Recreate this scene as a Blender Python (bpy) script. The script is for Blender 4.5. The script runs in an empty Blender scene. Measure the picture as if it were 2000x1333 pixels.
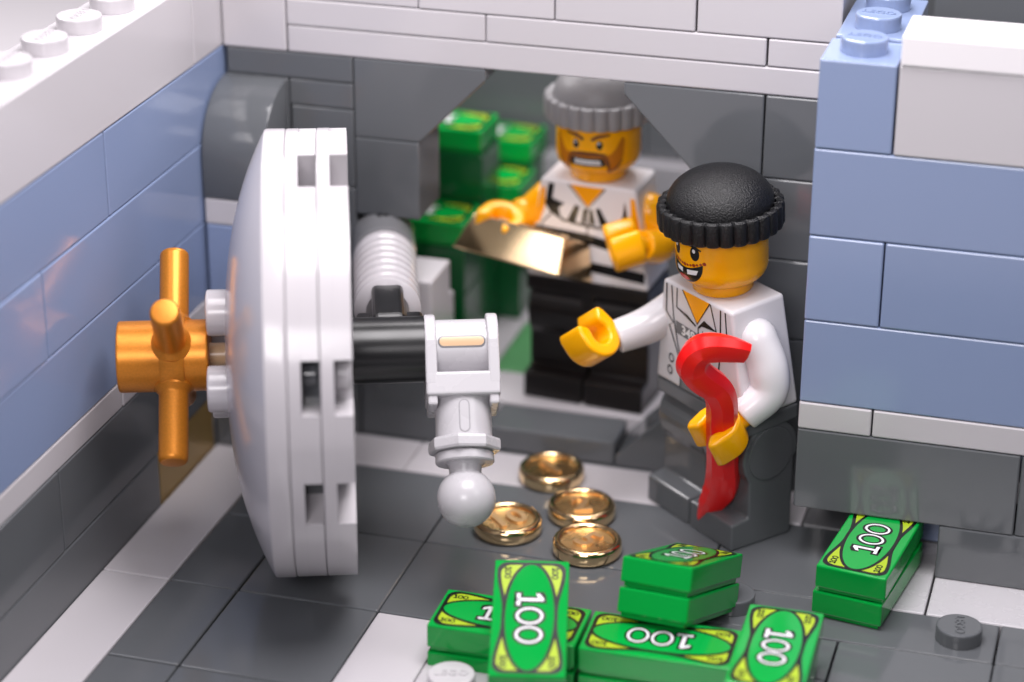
import bpy, bmesh, math, random
from mathutils import Vector as V, Matrix as M
random.seed(7)
PI = math.pi
sin, cos, rad = math.sin, math.cos, math.radians
sc = bpy.context.scene
COL = sc.collection

# ------------------------------------------------------------------ camera (one unit = one stud pitch)
CAM = V((13.1857, -25.5247, 15.9955))
YAW, PITCH, ROLL, FPX = -0.280119, -0.418854, 0.0040396, 4582.7186
def cam_axes():
    ca, sa, cb, sb, cc, ss = cos(YAW), sin(YAW), cos(PITCH), sin(PITCH), cos(ROLL), sin(ROLL)
    f = V((sa*cb, ca*cb, sb)); r = V((ca, -sa, 0)); u = r.cross(f)
    return cc*r + ss*u, -ss*r + cc*u, f
RT, UP, FW = cam_axes()
def ray(u, v):
    return ((u-1000)/FPX)*RT - ((v-666.5)/FPX)*UP + FW
def on_plane(u, v, p, n):
    d = ray(u, v); return CAM + d*((p-CAM).dot(n)/d.dot(n))
cd = bpy.data.cameras.new('camera'); cam = bpy.data.objects.new('camera', cd); COL.objects.link(cam)
cam.matrix_world = M(((RT.x, UP.x, -FW.x, CAM.x), (RT.y, UP.y, -FW.y, CAM.y), (RT.z, UP.z, -FW.z, CAM.z), (0, 0, 0, 1)))
cd.sensor_width = 36; cd.lens = 36*FPX/2000; cd.clip_start = .1; cd.clip_end = 500
cd.dof.use_dof = True; cd.dof.focus_distance = 31.4; cd.dof.aperture_fstop = .108; cd.dof.aperture_blades = 7
sc.camera = cam

# ------------------------------------------------------------------ materials
def mat(name, col, rough=.22, metal=0, bump=.0, bscale=40, spec=.5, sss=0, rvar=.025, coat=0, dust=0, batch=0, fleck=0):
    m = bpy.data.materials.new(name); m.use_nodes = True
    nt = m.node_tree; b = nt.nodes['Principled BSDF']
    b.inputs['Base Color'].default_value = (*col, 1); b.inputs['Metallic'].default_value = metal
    b.inputs['Specular IOR Level'].default_value = spec
    b.inputs['Coat Weight'].default_value = coat
    if sss:
        b.inputs['Subsurface Weight'].default_value = sss
        b.inputs['Subsurface Radius'].default_value = (.12, .08, .05); b.inputs['Subsurface Scale'].default_value = .5
    tc = nt.nodes.new('ShaderNodeTexCoord')
    n = nt.nodes.new('ShaderNodeTexNoise'); n.inputs['Scale'].default_value = 2.3; n.inputs['Detail'].default_value = 5
    nt.links.new(tc.outputs['Object'], n.inputs['Vector'])
    mr = nt.nodes.new('ShaderNodeMapRange'); mr.inputs[1].default_value = .3; mr.inputs[2].default_value = .7
    mr.inputs[3].default_value = max(.02, rough-rvar); mr.inputs[4].default_value = rough+rvar
    nt.links.new(n.outputs['Fac'], mr.inputs[0]); nt.links.new(mr.outputs[0], b.inputs['Roughness'])
    if dust:                                   # fine scuffs: pale hairline marks in the surface itself
        w = nt.nodes.new('ShaderNodeTexNoise'); w.inputs['Scale'].default_value = 30; w.inputs['Detail'].default_value = 8
        mp = nt.nodes.new('ShaderNodeMapping'); mp.inputs['Scale'].default_value = (1, 6, 3); mp.inputs['Rotation'].default_value = (.4, .9, .6)
        nt.links.new(tc.outputs['Object'], mp.inputs[0]); nt.links.new(mp.outputs[0], w.inputs['Vector'])
        r2 = nt.nodes.new('ShaderNodeMapRange'); r2.inputs[1].default_value = .68; r2.inputs[2].default_value = .8
        r2.inputs[3].default_value = 0; r2.inputs[4].default_value = dust
        nt.links.new(w.outputs['Fac'], r2.inputs[0])
        mx = nt.nodes.new('ShaderNodeMix'); mx.data_type = 'RGBA'
        mx.inputs[6].default_value = (*col, 1); mx.inputs[7].default_value = (.6, .6, .6, 1)
        nt.links.new(r2.outputs[0], mx.inputs[0]); nt.links.new(mx.outputs[2], b.inputs['Base Color'])
    if batch or fleck:                         # bricks of different batches differ a little in tone; pearl plastic shows flow flecks
        hs = nt.nodes.new('ShaderNodeHueSaturation'); hs.inputs['Color'].default_value = (*col, 1)
        rr = nt.nodes.new('ShaderNodeMapRange')
        if batch:
            oi = nt.nodes.new('ShaderNodeObjectInfo'); nt.links.new(oi.outputs['Random'], rr.inputs[0])
            rr.inputs[3].default_value, rr.inputs[4].default_value = 1-batch, 1+batch
        else:
            fn = nt.nodes.new('ShaderNodeTexNoise'); fn.inputs['Scale'].default_value = 38; fn.inputs['Detail'].default_value = 6
            nt.links.new(tc.outputs['Object'], fn.inputs['Vector']); nt.links.new(fn.outputs['Fac'], rr.inputs[0])
            rr.inputs[1].default_value, rr.inputs[2].default_value = .3, .7
            rr.inputs[3].default_value, rr.inputs[4].default_value = 1-fleck, 1+fleck
        nt.links.new(rr.outputs[0], hs.inputs['Value']); nt.links.new(hs.outputs[0], b.inputs['Base Color'])
    n2 = nt.nodes.new('ShaderNodeTexNoise'); n2.inputs['Scale'].default_value = bscale; n2.inputs['Detail'].default_value = 3
    n2.inputs['Roughness'].default_value = .6
    nt.links.new(tc.outputs['Object'], n2.inputs['Vector'])
    bp = nt.nodes.new('ShaderNodeBump'); bp.inputs['Strength'].default_value = bump if bump else .015
    bp.inputs['Distance'].default_value = .02
    nt.links.new(n2.outputs['Fac'], bp.inputs['Height']); nt.links.new(bp.outputs[0], b.inputs['Normal'])
    return m
LIGHT = mat('light_grey_plastic', (.515, .49, .515), .18, batch=.025)
PALE = mat('pale_grey_plastic', (.50, .485, .51), .27)
DARK = mat('dark_grey_plastic', (.110, .116, .125), .11, rvar=.008, batch=.06)
MIDG = mat('mid_grey_plastic', (.16, .16, .17), .22)
BLUE = mat('sand_blue_plastic', (.225, .285, .45), .13, batch=.05)
GREEN = mat('green_plastic', (.002, .31, .045), .11)
LIME = mat('lime_ink', (.36, .50, .02), .25)
BLACKINK = mat('black_ink', (.006, .006, .007), .25)
WHITEINK = mat('white_ink', (.8, .8, .82), .25)
GREYINK = mat('grey_ink', (.16, .16, .17), .25)
REDINK = mat('red_ink', (.55, .02, .01), .25)
BROWNINK = mat('brown_ink', (.16, .05, .012), .3)
DEEPRED = mat('dark_red_ink', (.3, .02, .005), .3)
STUBBLE = mat('stubble_ink', (.55, .18, .008), .25)
YELLOW = mat('yellow_plastic', (1.0, .44, .0), .24)
YELLOWINK = mat('yellow_ink', (.93, .36, .003), .22)
WHITE = mat('white_plastic', (.79, .76, .785), .2)
SHIRT = mat('shirt_white_plastic', (.64, .625, .655), .22)
BLACK = mat('black_plastic', (.009, .009, .010), .3, dust=.03)
BLACKHAT = mat('black_grained_plastic', (.006, .006, .007), .30, bump=.85, bscale=40, spec=.4)
GREYHAT = mat('grey_grained_plastic', (.32, .31, .32), .42, bump=.35, bscale=26)
BROWN = mat('dark_brown_plastic', (.007, .005, .005), .32)
RED = mat('red_plastic', (.92, .004, .005), .3)
PEARL = mat('pearl_gold_plastic', (.60, .21, .018), .36, metal=.5, fleck=.10, bump=.05, bscale=90)
GOLD = mat('gold_chrome', (1.0, .74, .42), .12, metal=1, bump=.03, bscale=12, rvar=.04)
BARGOLD = mat('gold_chrome_brushed', (1.0, .74, .44), .19, metal=1, bump=.02, bscale=20)
GOLDMATT = mat('gold_chrome_grained', (.90, .62, .30), .28, metal=1, bump=.25, bscale=60)
DULLGOLD = mat('dull_gold_plastic', (.36, .23, .07), .3, metal=.4)
LEDGE = mat('ledge_grey_plastic', (.30, .29, .31), .3)
DARKGREEN = mat('dark_green_plastic', (.003, .085, .022), .16)
DIGITGOLD = mat('gold_chrome_digit', (.90, .62, .34), .42, metal=1)
TAN = mat('tan_plastic', (.60, .40, .24), .3)
OLIVE = mat('pale_green_plastic', (.10, .30, .12), .3)
TABLE = mat('white_table_surface', (.66, .63, .66), .5)

# ------------------------------------------------------------------ mesh helpers
I4 = M.Identity(4)
def T(x, y, z): return M.Translation((x, y, z))
def Rz(a): return M.Rotation(a, 4, 'Z')
def Rx(a): return M.Rotation(a, 4, 'X')
def Ry(a): return M.Rotation(a, 4, 'Y')
def frame(o, x, y, z):
    return M(((x.x, y.x, z.x, o.x), (x.y, y.y, z.y, o.y), (x.z, y.z, z.z, o.z), (0, 0, 0, 1)))
def axis_frame(o, d, hint=V((0, 0, 1))):
    z = V(d).normalized(); x = hint.cross(z)
    if x.length < 1e-4: x = V((1, 0, 0)).cross(z)
    x.normalize(); y = z.cross(x)
    return frame(V(o), x, y, z)

class MB:
    """collects geometry into one mesh with material slots"""
    def __init__(s): s.bm = bmesh.new(); s.mats = []
    def mi(s, m):
        if m not in s.mats: s.mats.append(m)
        return s.mats.index(m)
    def take(s, tmp, m, mx=I4, smooth=False):
        i = s.mi(m); vm = {}
        for v in tmp.verts: vm[v] = s.bm.verts.new(mx @ v.co)
        for f in tmp.faces:
            try: nf = s.bm.faces.new([vm[v] for v in f.verts])
            except ValueError: continue
            nf.material_index = i; nf.smooth = smooth
        tmp.free()
    def box(s, x0, x1, y0, y1, z0, z1, m, bev=.025, seg=2, mx=I4):
        t = bmesh.new(); bmesh.ops.create_cube(t, size=1)
        for v in t.verts:
            v.co = V(((x0+x1)/2+v.co.x*(x1-x0), (y0+y1)/2+v.co.y*(y1-y0), (z0+z1)/2+v.co.z*(z1-z0)))
        if bev: bmesh.ops.bevel(t, geom=t.edges[:], offset=bev, segments=seg, profile=.5, affect='EDGES')
        s.take(t, m, mx)
    def hexa(s, pts, m, bev=.03, seg=3, mx=I4, smooth=False):
        """8 points: bottom 4 ccw, top 4 ccw"""
        t = bmesh.new(); v = [t.verts.new(p) for p in pts]
        for q in ((3, 2, 1, 0), (4, 5, 6, 7), (0, 1, 5, 4), (1, 2, 6, 5), (2, 3, 7, 6), (3, 0, 4, 7)): t.faces.new([v[k] for k in q])
        if bev: bmesh.ops.bevel(t, geom=t.edges[:], offset=bev, segments=seg, profile=.5, affect='EDGES')
        s.take(t, m, mx, smooth)
    def prism(s, poly, d0, d1, m, bev=.03, seg=2, mx=I4, smooth=False):
        """poly in local XY extruded along local Z from d0 to d1"""
        t = bmesh.new(); a = [t.verts.new((p[0], p[1], d0)) for p in poly]; b = [t.verts.new((p[0], p[1], d1)) for p in poly]
        n = len(poly); t.faces.new(a[::-1]); t.faces.new(b)
        for k in range(n): t.faces.new((a[k], a[(k+1) % n], b[(k+1) % n], b[k]))
        bmesh.ops.recalc_face_normals(t, faces=t.faces[:])
        if bev:
            es = [e for e in t.edges if len(e.link_faces) == 2 and e.calc_face_angle(0) > .5]
            bmesh.ops.bevel(t, geom=es, offset=bev, segments=seg, profile=.5, affect='EDGES', clamp_overlap=True)
        s.take(t, m, mx, smooth)
    def lathe(s, prof, m, mx=I4, seg=48, smooth=True, rfun=None):
        """prof [(r, z)] revolved about local Z"""
        t = bmesh.new(); rings = []
        for r, z in prof:
            if r < 1e-6: rings.append([t.verts.new((0, 0, z))])
            else:
                rings.append([t.verts.new((r*(rfun(2*PI*k/seg, z) if rfun else 1)*cos(2*PI*k/seg), r*(rfun(2*PI*k/seg, z) if rfun else 1)*sin(2*PI*k/seg), z)) for k in range(seg)])
        for a, b in zip(rings, rings[1:]):
            for k in range(seg):
                k2 = (k+1) % seg
                if len(a) == 1 and len(b) == 1: continue
                if len(a) == 1: t.faces.new((a[0], b[k2], b[k]))
                elif len(b) == 1: t.faces.new((a[k], a[k2], b[0]))
                else: t.faces.new((a[k], a[k2], b[k2], b[k]))
        bmesh.ops.recalc_face_normals(t, faces=t.faces[:])
        s.take(t, m, mx, smooth)
    def cyl(s, r, z0, z1, m, mx=I4, bev=.03, seg=48):
        b = min(bev, r*.5, abs(z1-z0)*.45)
        q = b*.293
        s.lathe([(0, z0), (r-b-.004, z0), (r-b, z0), (r-q, z0+q), (r, z0+b), (r, z0+b+.003), (r, z1-b-.003), (r, z1-b), (r-q, z1-q), (r-b, z1), (r-b-.004, z1), (0, z1)], m, mx, seg)
    def sweep(s, pts, rads, m, mx=I4, seg=20, cap=True, up=V((0, 0, 1))):
        """tube along points; rads: r or (ra, rb); ra along the side axis (path x up)"""
        t = bmesh.new(); rings = []; n = len(pts); pts = [V(p) for p in pts]
        for k in range(n):
            d = (pts[min(k+1, n-1)]-pts[max(k-1, 0)]).normalized()
            x = d.cross(up); x = x.normalized() if x.length > 1e-4 else V((1, 0, 0)); y = x.cross(d)
            ra, rb = rads[k] if isinstance(rads[k], tuple) else (rads[k], rads[k])
            rings.append([t.verts.new(pts[k]+x*ra*cos(2*PI*j/seg)+y*rb*sin(2*PI*j/seg)) for j in range(seg)])
        for a, b in zip(rings, rings[1:]):
            for j in range(seg): t.faces.new((a[j], a[(j+1) % seg], b[(j+1) % seg], b[j]))
        if cap: t.faces.new(rings[0][::-1]); t.faces.new(rings[-1])
        bmesh.ops.recalc_face_normals(t, faces=t.faces[:])
        s.take(t, m, mx, True)
    def text(s, body, size, m, mx=I4, ext=.012, bold=.0, space=1.0):
        c = bpy.data.curves.new('lettering', 'FONT'); c.body = body; c.size = size; c.extrude = ext; c.offset = bold
        c.align_x = 'CENTER'; c.align_y = 'CENTER'; c.space_character = space; c.resolution_u = 3
        o = bpy.data.objects.new('lettering', c); COL.objects.link(o)
        dg = bpy.context.evaluated_depsgraph_get(); me = bpy.data.meshes.new_from_object(o.evaluated_get(dg))
        t = bmesh.new(); t.from_mesh(me); bpy.data.objects.remove(o); bpy.data.meshes.remove(me); bpy.data.curves.remove(c)
        s.take(t, m, mx)
    def decal(s, poly, m, fn, off, step=None):
        """flat polygon (list of 2D points) laid on a surface by fn(x, y, off) -> 3D; cut into strips first where the surface curves"""
        t = bmesh.new(); f = t.faces.new([t.verts.new((p[0], p[1], 0)) for p in poly])
        bmesh.ops.triangulate(t, faces=[f])
        if step:
            xs = [p[0] for p in poly]; ys = [p[1] for p in poly]
            for ax, lo, hi in ((0, min(xs), max(xs)), (1, min(ys), max(ys))):
                k = math.ceil(lo/step)
                while k*step < hi:
                    co = [0, 0, 0]; co[ax] = k*step; no = [0, 0, 0]; no[ax] = 1
                    bmesh.ops.bisect_plane(t, geom=t.verts[:]+t.edges[:]+t.faces[:], plane_co=co, plane_no=no, dist=1e-5); k += 1
        for v in t.verts: v.co = fn(v.co.x, v.co.y, off)
        s.take(t, m)
    def done(s, name, parent=None, mx=None, angle=35):
        me = bpy.data.meshes.new(name); s.bm.normal_update(); s.bm.faces.ensure_lookup_table()
        fl_ = [f.smooth for f in s.bm.faces]; s.bm.to_mesh(me); s.bm.free()
        for m in s.mats: me.materials.append(m)
        me.set_sharp_from_angle(angle=rad(angle)); me.polygons.foreach_set('use_smooth', fl_)
        o = bpy.data.objects.new(name, me); COL.objects.link(o)
        if parent: o.parent = parent
        if mx is not None: o.matrix_basis = mx
        return o

def ell(cx, cy, a, b, n=40, rot=0, a0=0, a1=2*PI):
    full = abs(a1-a0-2*PI) < 1e-6
    out = []
    for k in range(n if full else n+1):
        t = a0+(a1-a0)*k/n; x, y = a*cos(t), b*sin(t)
        out.append((cx+x*cos(rot)-y*sin(rot), cy+x*sin(rot)+y*cos(rot)))
    return out
def stroke(pts, w):
    """a line as a list of quads"""
    L, Rr = [], []
    for k, p in enumerate(pts):
        a = pts[max(k-1, 0)]; b = pts[min(k+1, len(pts)-1)]
        dx, dy = b[0]-a[0], b[1]-a[1]; l = math.hypot(dx, dy) or 1
        ww = w[k] if isinstance(w, (list, tuple)) else w
        L.append((p[0]-dy/l*ww/2, p[1]+dx/l*ww/2)); Rr.append((p[0]+dy/l*ww/2, p[1]-dx/l*ww/2))
    return [[Rr[k], Rr[k+1], L[k+1], L[k]] for k in range(len(pts)-1)]

def tag(o, label=None, cat=None, group=None, kind=None):
    if label: o['label'] = label
    if cat: o['category'] = cat
    if group: o['group'] = group
    o['kind'] = kind or 'thing'
    return o
def empty(name, loc, rz=0, label=None, cat=None, group=None, kind=None):
    o = bpy.data.objects.new(name, None); COL.objects.link(o); o.location = loc; o.rotation_euler = (0, 0, rz)
    o.empty_display_size = .3
    return tag(o, label, cat, group, kind)
def kids(o): return [c for c in bpy.data.objects if c.parent == o]

# ------------------------------------------------------------------ bricks
G = .009
def stud(mb, x, y, z, m, lettered=True, rot=0):
    mb.cyl(.302, z-.02, z+.205, m, T(x, y, 0), bev=.028, seg=40)
    if lettered: mb.text('LEGO', .175, m, T(x, y, z+.205) @ Rz(rot), ext=.013, bold=.003)
def brick(parent, name, x0, x1, y0, y1, z0, z1, m, studs=(), bev=.024, base=(0, 0, 0), rot=0, jig=.006, label=None):
    b = MB(); j = [random.uniform(-jig, jig) for _ in range(3)]
    b.box(x0+G, x1-G, y0+G, y1-G, z0+.006, z1-.002, m, bev)
    for (sx, sy) in studs: stud(b, sx, sy, z1-.002, m, rot=rot)
    o = b.done(name, parent, T(j[0]-base[0], j[1]-base[1], -base[2]) @ T(0, 0, 0))
    if label: o['label'] = label
    return o

# the table the model stands on
b = MB(); b.box(-90, 100, -60, 120, -1.6, -.9, TABLE, 0)
tag(b.done('table'), 'white table top reaching out behind the toy bank', 'table', kind='structure')

# floor of the bank: smooth tiles clipped side by side
fl = empty('floor', (0, 0, -.4), label='grey tiled floor of the toy bank with pale border strips', cat='floor', kind='structure')
FB = (0, 0, -.4)
def tile(x0, x1, y0, y1, m, studs=(), nm=None, rot=0):
    brick(fl, nm or ('pale_tile' if m in (LIGHT, PALE) else 'dark_tile'), x0, x1, y0, y1, -.4, 0, m, studs, base=FB, rot=rot, jig=.006)
b = MB(); b.box(-1, 22, -9, 5, -.8, -.402, DARK, 0); b.done('base_plate', fl, T(0, 0, .4))
for y in (-8, -4, 0): tile(0, 1, y, y+4, LIGHT)
tile(0, 1, 4, 5, LIGHT)
for y in (-8, -6, -4, -2, 0, 2): tile(1, 2, y, y+2, DARK)
for y in (-8, -6, -4, -2, 0, 2): tile(2, 4, y, y+2, DARK)
tile(4, 5, -4, 0, LIGHT); tile(4, 5, -8, -4, LIGHT)
tile(4, 8, 0, 2, DARK); tile(4, 8, 2, 4, DARK)
for x0, x1 in ((1, 3), (3, 5), (5, 9)): tile(x0, x1, 4, 5, LIGHT)
tile(8, 10, 2, 4, DARK)
for x in (9, 11, 13): tile(x, x+2, 4, 5, MIDG, nm='dark_tile')
tile(8, 12, 1, 2, DARK, [(8.5, 1.5), (11.5, 1.5)], 'studded_plate', rot=-1.45)
tile(10, 11, 2, 4, PALE); tile(11, 15, 2, 4, PALE); tile(12, 16, 1, 2, DARK)
tile(10, 12, -1, 1, DARK); tile(12, 16, -1, 1, DARK); tile(9, 10, 0, 1, DARK); tile(9, 10, -1, 0, DARK)
tile(8, 9, 0, 1, DARK)
tile(5, 9, -2, -1, LIGHT, [(5.5, -1.5)], 'studded_plate', rot=.25)
tile(9, 16, -2, -1, DARK)
b = MB()
for k in range(4): stud(b, 5.5+k, -.5, -.4, DARK, False); stud(b, 5.5+k, -2.5, -.2, LIGHT, False)
b.box(5.01, 8.99, -2.99, -2.01, -.41, -.2, LIGHT, .02)
b.done('studded_plate', fl, T(0, 0, .4))
tile(9, 16, -4, -2, DARK); tile(5, 9, -5, -3, DARK); tile(5, 16, -8, -5, DARK)

# left wall ------------------------------------------------------------------------------------------------
lw = empty('left_wall', (-.5, 0, -.4), label='left wall of pale, sand blue and dark grey bricks with studs along its top', cat='wall')
LB = (-.5, 0, -.4)
def LW(nm, y0, y1, z0, z1, m, studs=(), lab=None): brick(lw, nm, -1, 0, y0, y1, z0, z1, m, studs, base=LB, rot=-1.5, label=lab)
st = [(-.5, k+.5) for k in range(-6, 4)]
LW('brick', -8, 4, 6, 7.2, LIGHT, st); LW('brick', 4, 6, 6, 7.2, LIGHT, [(-.5, 4.5), (-.5, 5.5)])
LW('brick', -7, 1, 4.8, 6, BLUE); LW('brick', 1, 6, 4.8, 6, BLUE)
LW('brick', -9, -1, 3.6, 4.8, BLUE); LW('brick', -1, 6, 3.6, 4.8, BLUE)
LW('brick', -3, 6, 2.4, 3.6, BLUE); LW('brick', -9, -3, 2.4, 3.6, BLUE)
LW('plate', -7, 1, 2, 2.4, LIGHT); LW('plate', 1, 6, 2, 2.4, LIGHT)
LW('brick', -9, -1, .8, 2, DARK); LW('brick', -1, 6, .8, 2, DARK)
LW('brick', -9, 2, -.4, .8, DARK); LW('brick', 2, 4, -.4, .8, DULLGOLD, lab='pearl gold brick in the bottom course'); LW('brick', 4, 6, -.4, .8, DARK)

# back wall with the octagonal vault opening --------------------------------------------------------------
bw = empty('back_wall', (4.5, 5.5, -.4), label='back wall with dark grey octagonal vault opening under a pale lintel', cat='wall')
BB = (4.5, 5.5, -.4)
def BW(nm, x0, x1, z0, z1, m, y0=5, y1=6, lab=None): return brick(bw, nm, x0, x1, y0, y1, z0, z1, m, base=BB, label=lab)
BW('brick', 0, 1, 6, 7.2, LIGHT); BW('brick', 0, 1, 7.2, 8.4, LIGHT)
BW('plate', 1, 9, 6, 6.4, LIGHT)
BW('plate', 1, 4, 6.4, 6.8, LIGHT); BW('plate', 4, 8, 6.4, 6.8, LIGHT); BW('plate', 8, 9, 6.4, 6.8, LIGHT)
for x0, x1 in ((1, 3), (3, 5), (5, 7), (7, 9)): BW('brick', x0, x1, 6.8, 8, LIGHT)
BW('plate', 0.04, 2, 5.6, 6, DARK); BW('plate', 1, 2, 5.2, 5.6, DARK); BW('brick', 1.02, 2, 4, 5.2, DARK); BW('brick', 0, 2, -.4, 1.2, DARK)
BW('brick', 0, 1, 4, 5.6, DARK); BW('brick', 0, 2, 1.2, 4, DARK)
def slope(x0, x1, z0, z1, inv, left, m=DARK):
    """2 x 1 forty five degree slope; left: its slope faces +x"""
    w = x1-x0; a, c, e, f = x0+G, x1-G, z0+.006, z1-.002; mid = (x0+x1)/2; lip = .17
    if inv and left: p = [(a, e), (mid, e), (c, f-lip), (c, f), (a, f)]
    elif inv: p = [(mid, e), (c, e), (c, f), (a, f), (a, f-lip)]
    elif left: p = [(a, e), (c, e), (c, e+lip), (mid, f), (a, f)]
    else: p = [(a, e), (c, e), (c, f), (mid, f), (a, e+lip)]
    b = MB(); b.prism(p, -5.99, -5.01, m, .022, 2, M(((1, 0, 0, 0), (0, 0, -1, 0), (0, 1, 0, 0), (0, 0, 0, 1))))
    return b.done('slope', bw, T(-BB[0], -BB[1], -BB[2]))
slope(2, 4, 4.8, 6, True, True); slope(6, 8, 4.8, 6, True, False)
slope(2, 4, 0, 1.2, False, True); slope(6, 8, 0, 1.2, False, False)
BW('brick', 2, 3, 3.6, 4.8, DARK)
BW('brick', 8, 10, 4.8, 6, DARK); BW('brick', 7, 10, 3.6, 4.8, DARK); BW('brick', 7, 9, 2.4, 3.6, DARK); BW('brick', 9, 11, 2.4, 3.6, DARK)
BW('brick', 7, 11, 1.2, 2.4, DARK); BW('brick', 8, 12, -.4, 1.2, DARK)
BW('brick', 2, 8, -.8, 0, DARK)
b = MB(); b.box(4+G, 6-G, 5+G, 5.86, .0, .4, DARK, .05, 3); b.done('threshold', bw, T(-BB[0], -BB[1], -BB[2]))

# corner buttress with a quarter-round top
cb = empty('corner_buttress', (.5, 4.5, -.4), label='dark grey curved slope on a blue pillar in the back left corner', cat='wall pillar')
pr_ = [(5-.006, 5.594)]+[(5-1*sin(a)-.0, 4.6+.99*cos(a)) for a in [k*PI/2/14 for k in range(1, 15)]]+[(4.0, 4.01), (4.99, 4.01)]
b = MB(); b.prism(pr_, .02, .985, DARK, .018, 2, M(((0, 0, 1, 0), (1, 0, 0, 0), (0, 1, 0, 0), (0, 0, 0, 1))), smooth=True)
b.done('curved_slope', cb, T(-.5, -4.5, .4))
for nm, z0, z1, m in (('plate', 3.6, 4, LIGHT), ('brick', 2.4, 3.6, BLUE), ('plate', 2, 2.4, LIGHT), ('brick', .8, 2, DARK), ('brick', 0, .8, DARK)):
    brick(cb, nm, .02, 1, 4, 5, z0, z1, m, base=(.5, 4.5, -.4))

# right wall ------------------------------------------------------------------------------------------------
rw = empty('right_wall', (11, 3.5, 0), label='right wall of sand blue bricks over dark grey with a white capping tile', cat='wall')
RB = (11, 3.5, 0)
def RW(nm, x0, x1, z0, z1, m, y0=3, y1=4, studs=(), lab=None): return brick(rw, nm, x0, x1, y0, y1, z0, z1, m, studs, base=RB, rot=-.1, label=lab)
RW('brick', 11, 15, 0, .8, DARK); RW('brick', 15, 18, 0, .8, DARK)
RW('brick', 9, 12, .8, 2, DARK); RW('brick', 12, 18, .8, 2, DARK)
RW('plate', 9, 10, 2, 2.4, LIGHT); RW('plate', 10, 18, 2, 2.4, LIGHT)
RW('brick', 9, 17, 2.4, 3.6, BLUE); RW('brick', 9, 10, 3.6, 4.8, BLUE); RW('brick', 10, 18, 3.6, 4.8, BLUE); RW('brick', 9, 17, 4.8, 6, BLUE)
RW('brick', 9, 10, 6, 7.2, BLUE, 3, 4, [(9.5, 3.5)])
RW('brick', 9.05, 10.03, 6, 7.24, BLUE, 4.0, 6, [(9.54, 4.47), (9.54, 5.45)])
RW('brick', 10.02, 18, 6, 7.2, LIGHT); RW('capping_tile', 10.03, 18, 7.2, 7.6, WHITE, 2.97, 3.97)
RW('brick', 9, 10, 2, 6, BLUE, 4, 5)
RW('brick', 10, 12, 0, 1.2, BLUE, 4.0, 5.0)

nr = empty('rear_room_wall', (14.5, 9.5, -.8), label='plain dark grey wall far behind the white capping tile at the right', cat='wall')
brick(nr, 'panel', 9.9, 26, 8, 9, -.8, 12, DARK, base=(14.5, 9.5, -.8))

# inside the vault ------------------------------------------------------------------------------------------
vf = empty('vault_floor', (4, 9, -.4), label='pale and dark tiled floor inside the vault', cat='floor', kind='structure')
def VF(x0, x1, y0, y1, m, z1=.4, nm='tile'): brick(vf, nm, x0, x1, y0, y1, z1-.4, z1, m, base=(4, 9, -.4))
b = MB(); b.box(0, 12, 6.0, 13, -.8, -.01, DARK, 0); b.done('base_plate', vf, T(-4, -9, .4))
VF(3.5, 7.4, 5.9, 7, LIGHT); VF(2.6, 3.5, 5.9, 13, LIGHT); VF(0, 2.6, 5.99, 13, DARK)
VF(3.5, 5.5, 7, 9, OLIVE, nm='green_tile'); VF(5.5, 7.5, 7, 9, LIGHT); VF(3.5, 7.5, 9, 13, LIGHT)
vw = empty('vault_wall', (5, 11.5, 0), label='dark grey rear wall deep inside the vault with a pale ledge', cat='wall')
for nm, x0, x1, y0, z0, z1, m in (('brick', 0, 4, 11, .4, 2.0, DARK), ('brick', 4, 10, 11, .4, 2.0, DARK), ('ledge', 0, 10, 10.6, 2.0, 2.75, LEDGE),
                             ('brick', 0, 5, 11, 2.75, 4.4, DARK), ('brick', 5, 10, 11, 2.75, 4.4, DARK), ('brick', 0, 10, 11, 4.4, 6, DARK)):
    brick(vw, nm, x0, x1, y0, 12, z0, z1, m, base=(5, 11.5, 0))
vs = empty('vault_side_wall', (8, 8.5, 0), label='sand blue and dark side wall at the right inside the vault', cat='wall')
for z0, z1, m in ((.0, 1.2, BLUE), (1.2, 2.4, BLUE), (2.4, 3.6, DARK), (3.6, 4.8, DARK)): brick(vs, 'brick', 7.5, 8.5, 6.02, 11, z0, z1, m, base=(8, 8.5, 0))
vl = empty('vault_left_wall', (.5, 8.5, 0), label='dark side wall behind the stacked green bills in the vault', cat='wall')
for z0, z1 in ((.4, 2), (2, 3.6), (3.6, 4.8)): brick(vl, 'brick', 0, .95, 6.02, 11, z0, z1, DARK, base=(.5, 8.5, 0))
b = MB(); b.box(2.1, 3.12, 5.1, 6.05, .5, 2.6, LIGHT, .03); b.box(2.2, 3.1, 6.05, 6.3, .4, 2.0, LIGHT, .03)
tag(b.done('hinge_block', None, T(0, 0, 0)), 'pale grey block behind the hinge tube at the vault opening', 'brick')
o = bpy.data.objects['hinge_block']

# ------------------------------------------------------------------ banknote tiles
def smooth01(t): t = max(0, min(1, t)); return t*t*(3-2*t)
def outline(gx, gy):
    """pillow outline of the printed note: wide at the ends, pinched in the middle"""
    q = []
    xm, cr = .905+gx, .14
    top = []
    for k in range(17):
        x = -xm+cr+(2*(xm-cr))*k/16
        top.append((x, .335+gy+.085*smooth01((abs(x)-.12)/.62)))
    def corner(sx, sy, a0):
        yy = .42+gy
        return [(sx*(xm-cr)+cr*cos(a0+PI/2*k/6), sy*(yy-cr)+cr*sin(a0+PI/2*k/6)) for k in range(7)]
    q = corner(1, -1, -PI/2)+corner(1, 1, 0)+[(x, y) for x, y in reversed(top)][1:-1]+corner(-1, 1, PI/2)+corner(-1, -1, PI)+[(x, -y) for x, y in top][1:-1]
    return q
def ring(cx, cy, a, b, w, n=36):
    o = ell(cx, cy, a, b, n); i = ell(cx, cy, a-w, b-w, n)
    return [[o[k], o[(k+1) % n], i[(k+1) % n], i[k]] for k in range(n)]
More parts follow.
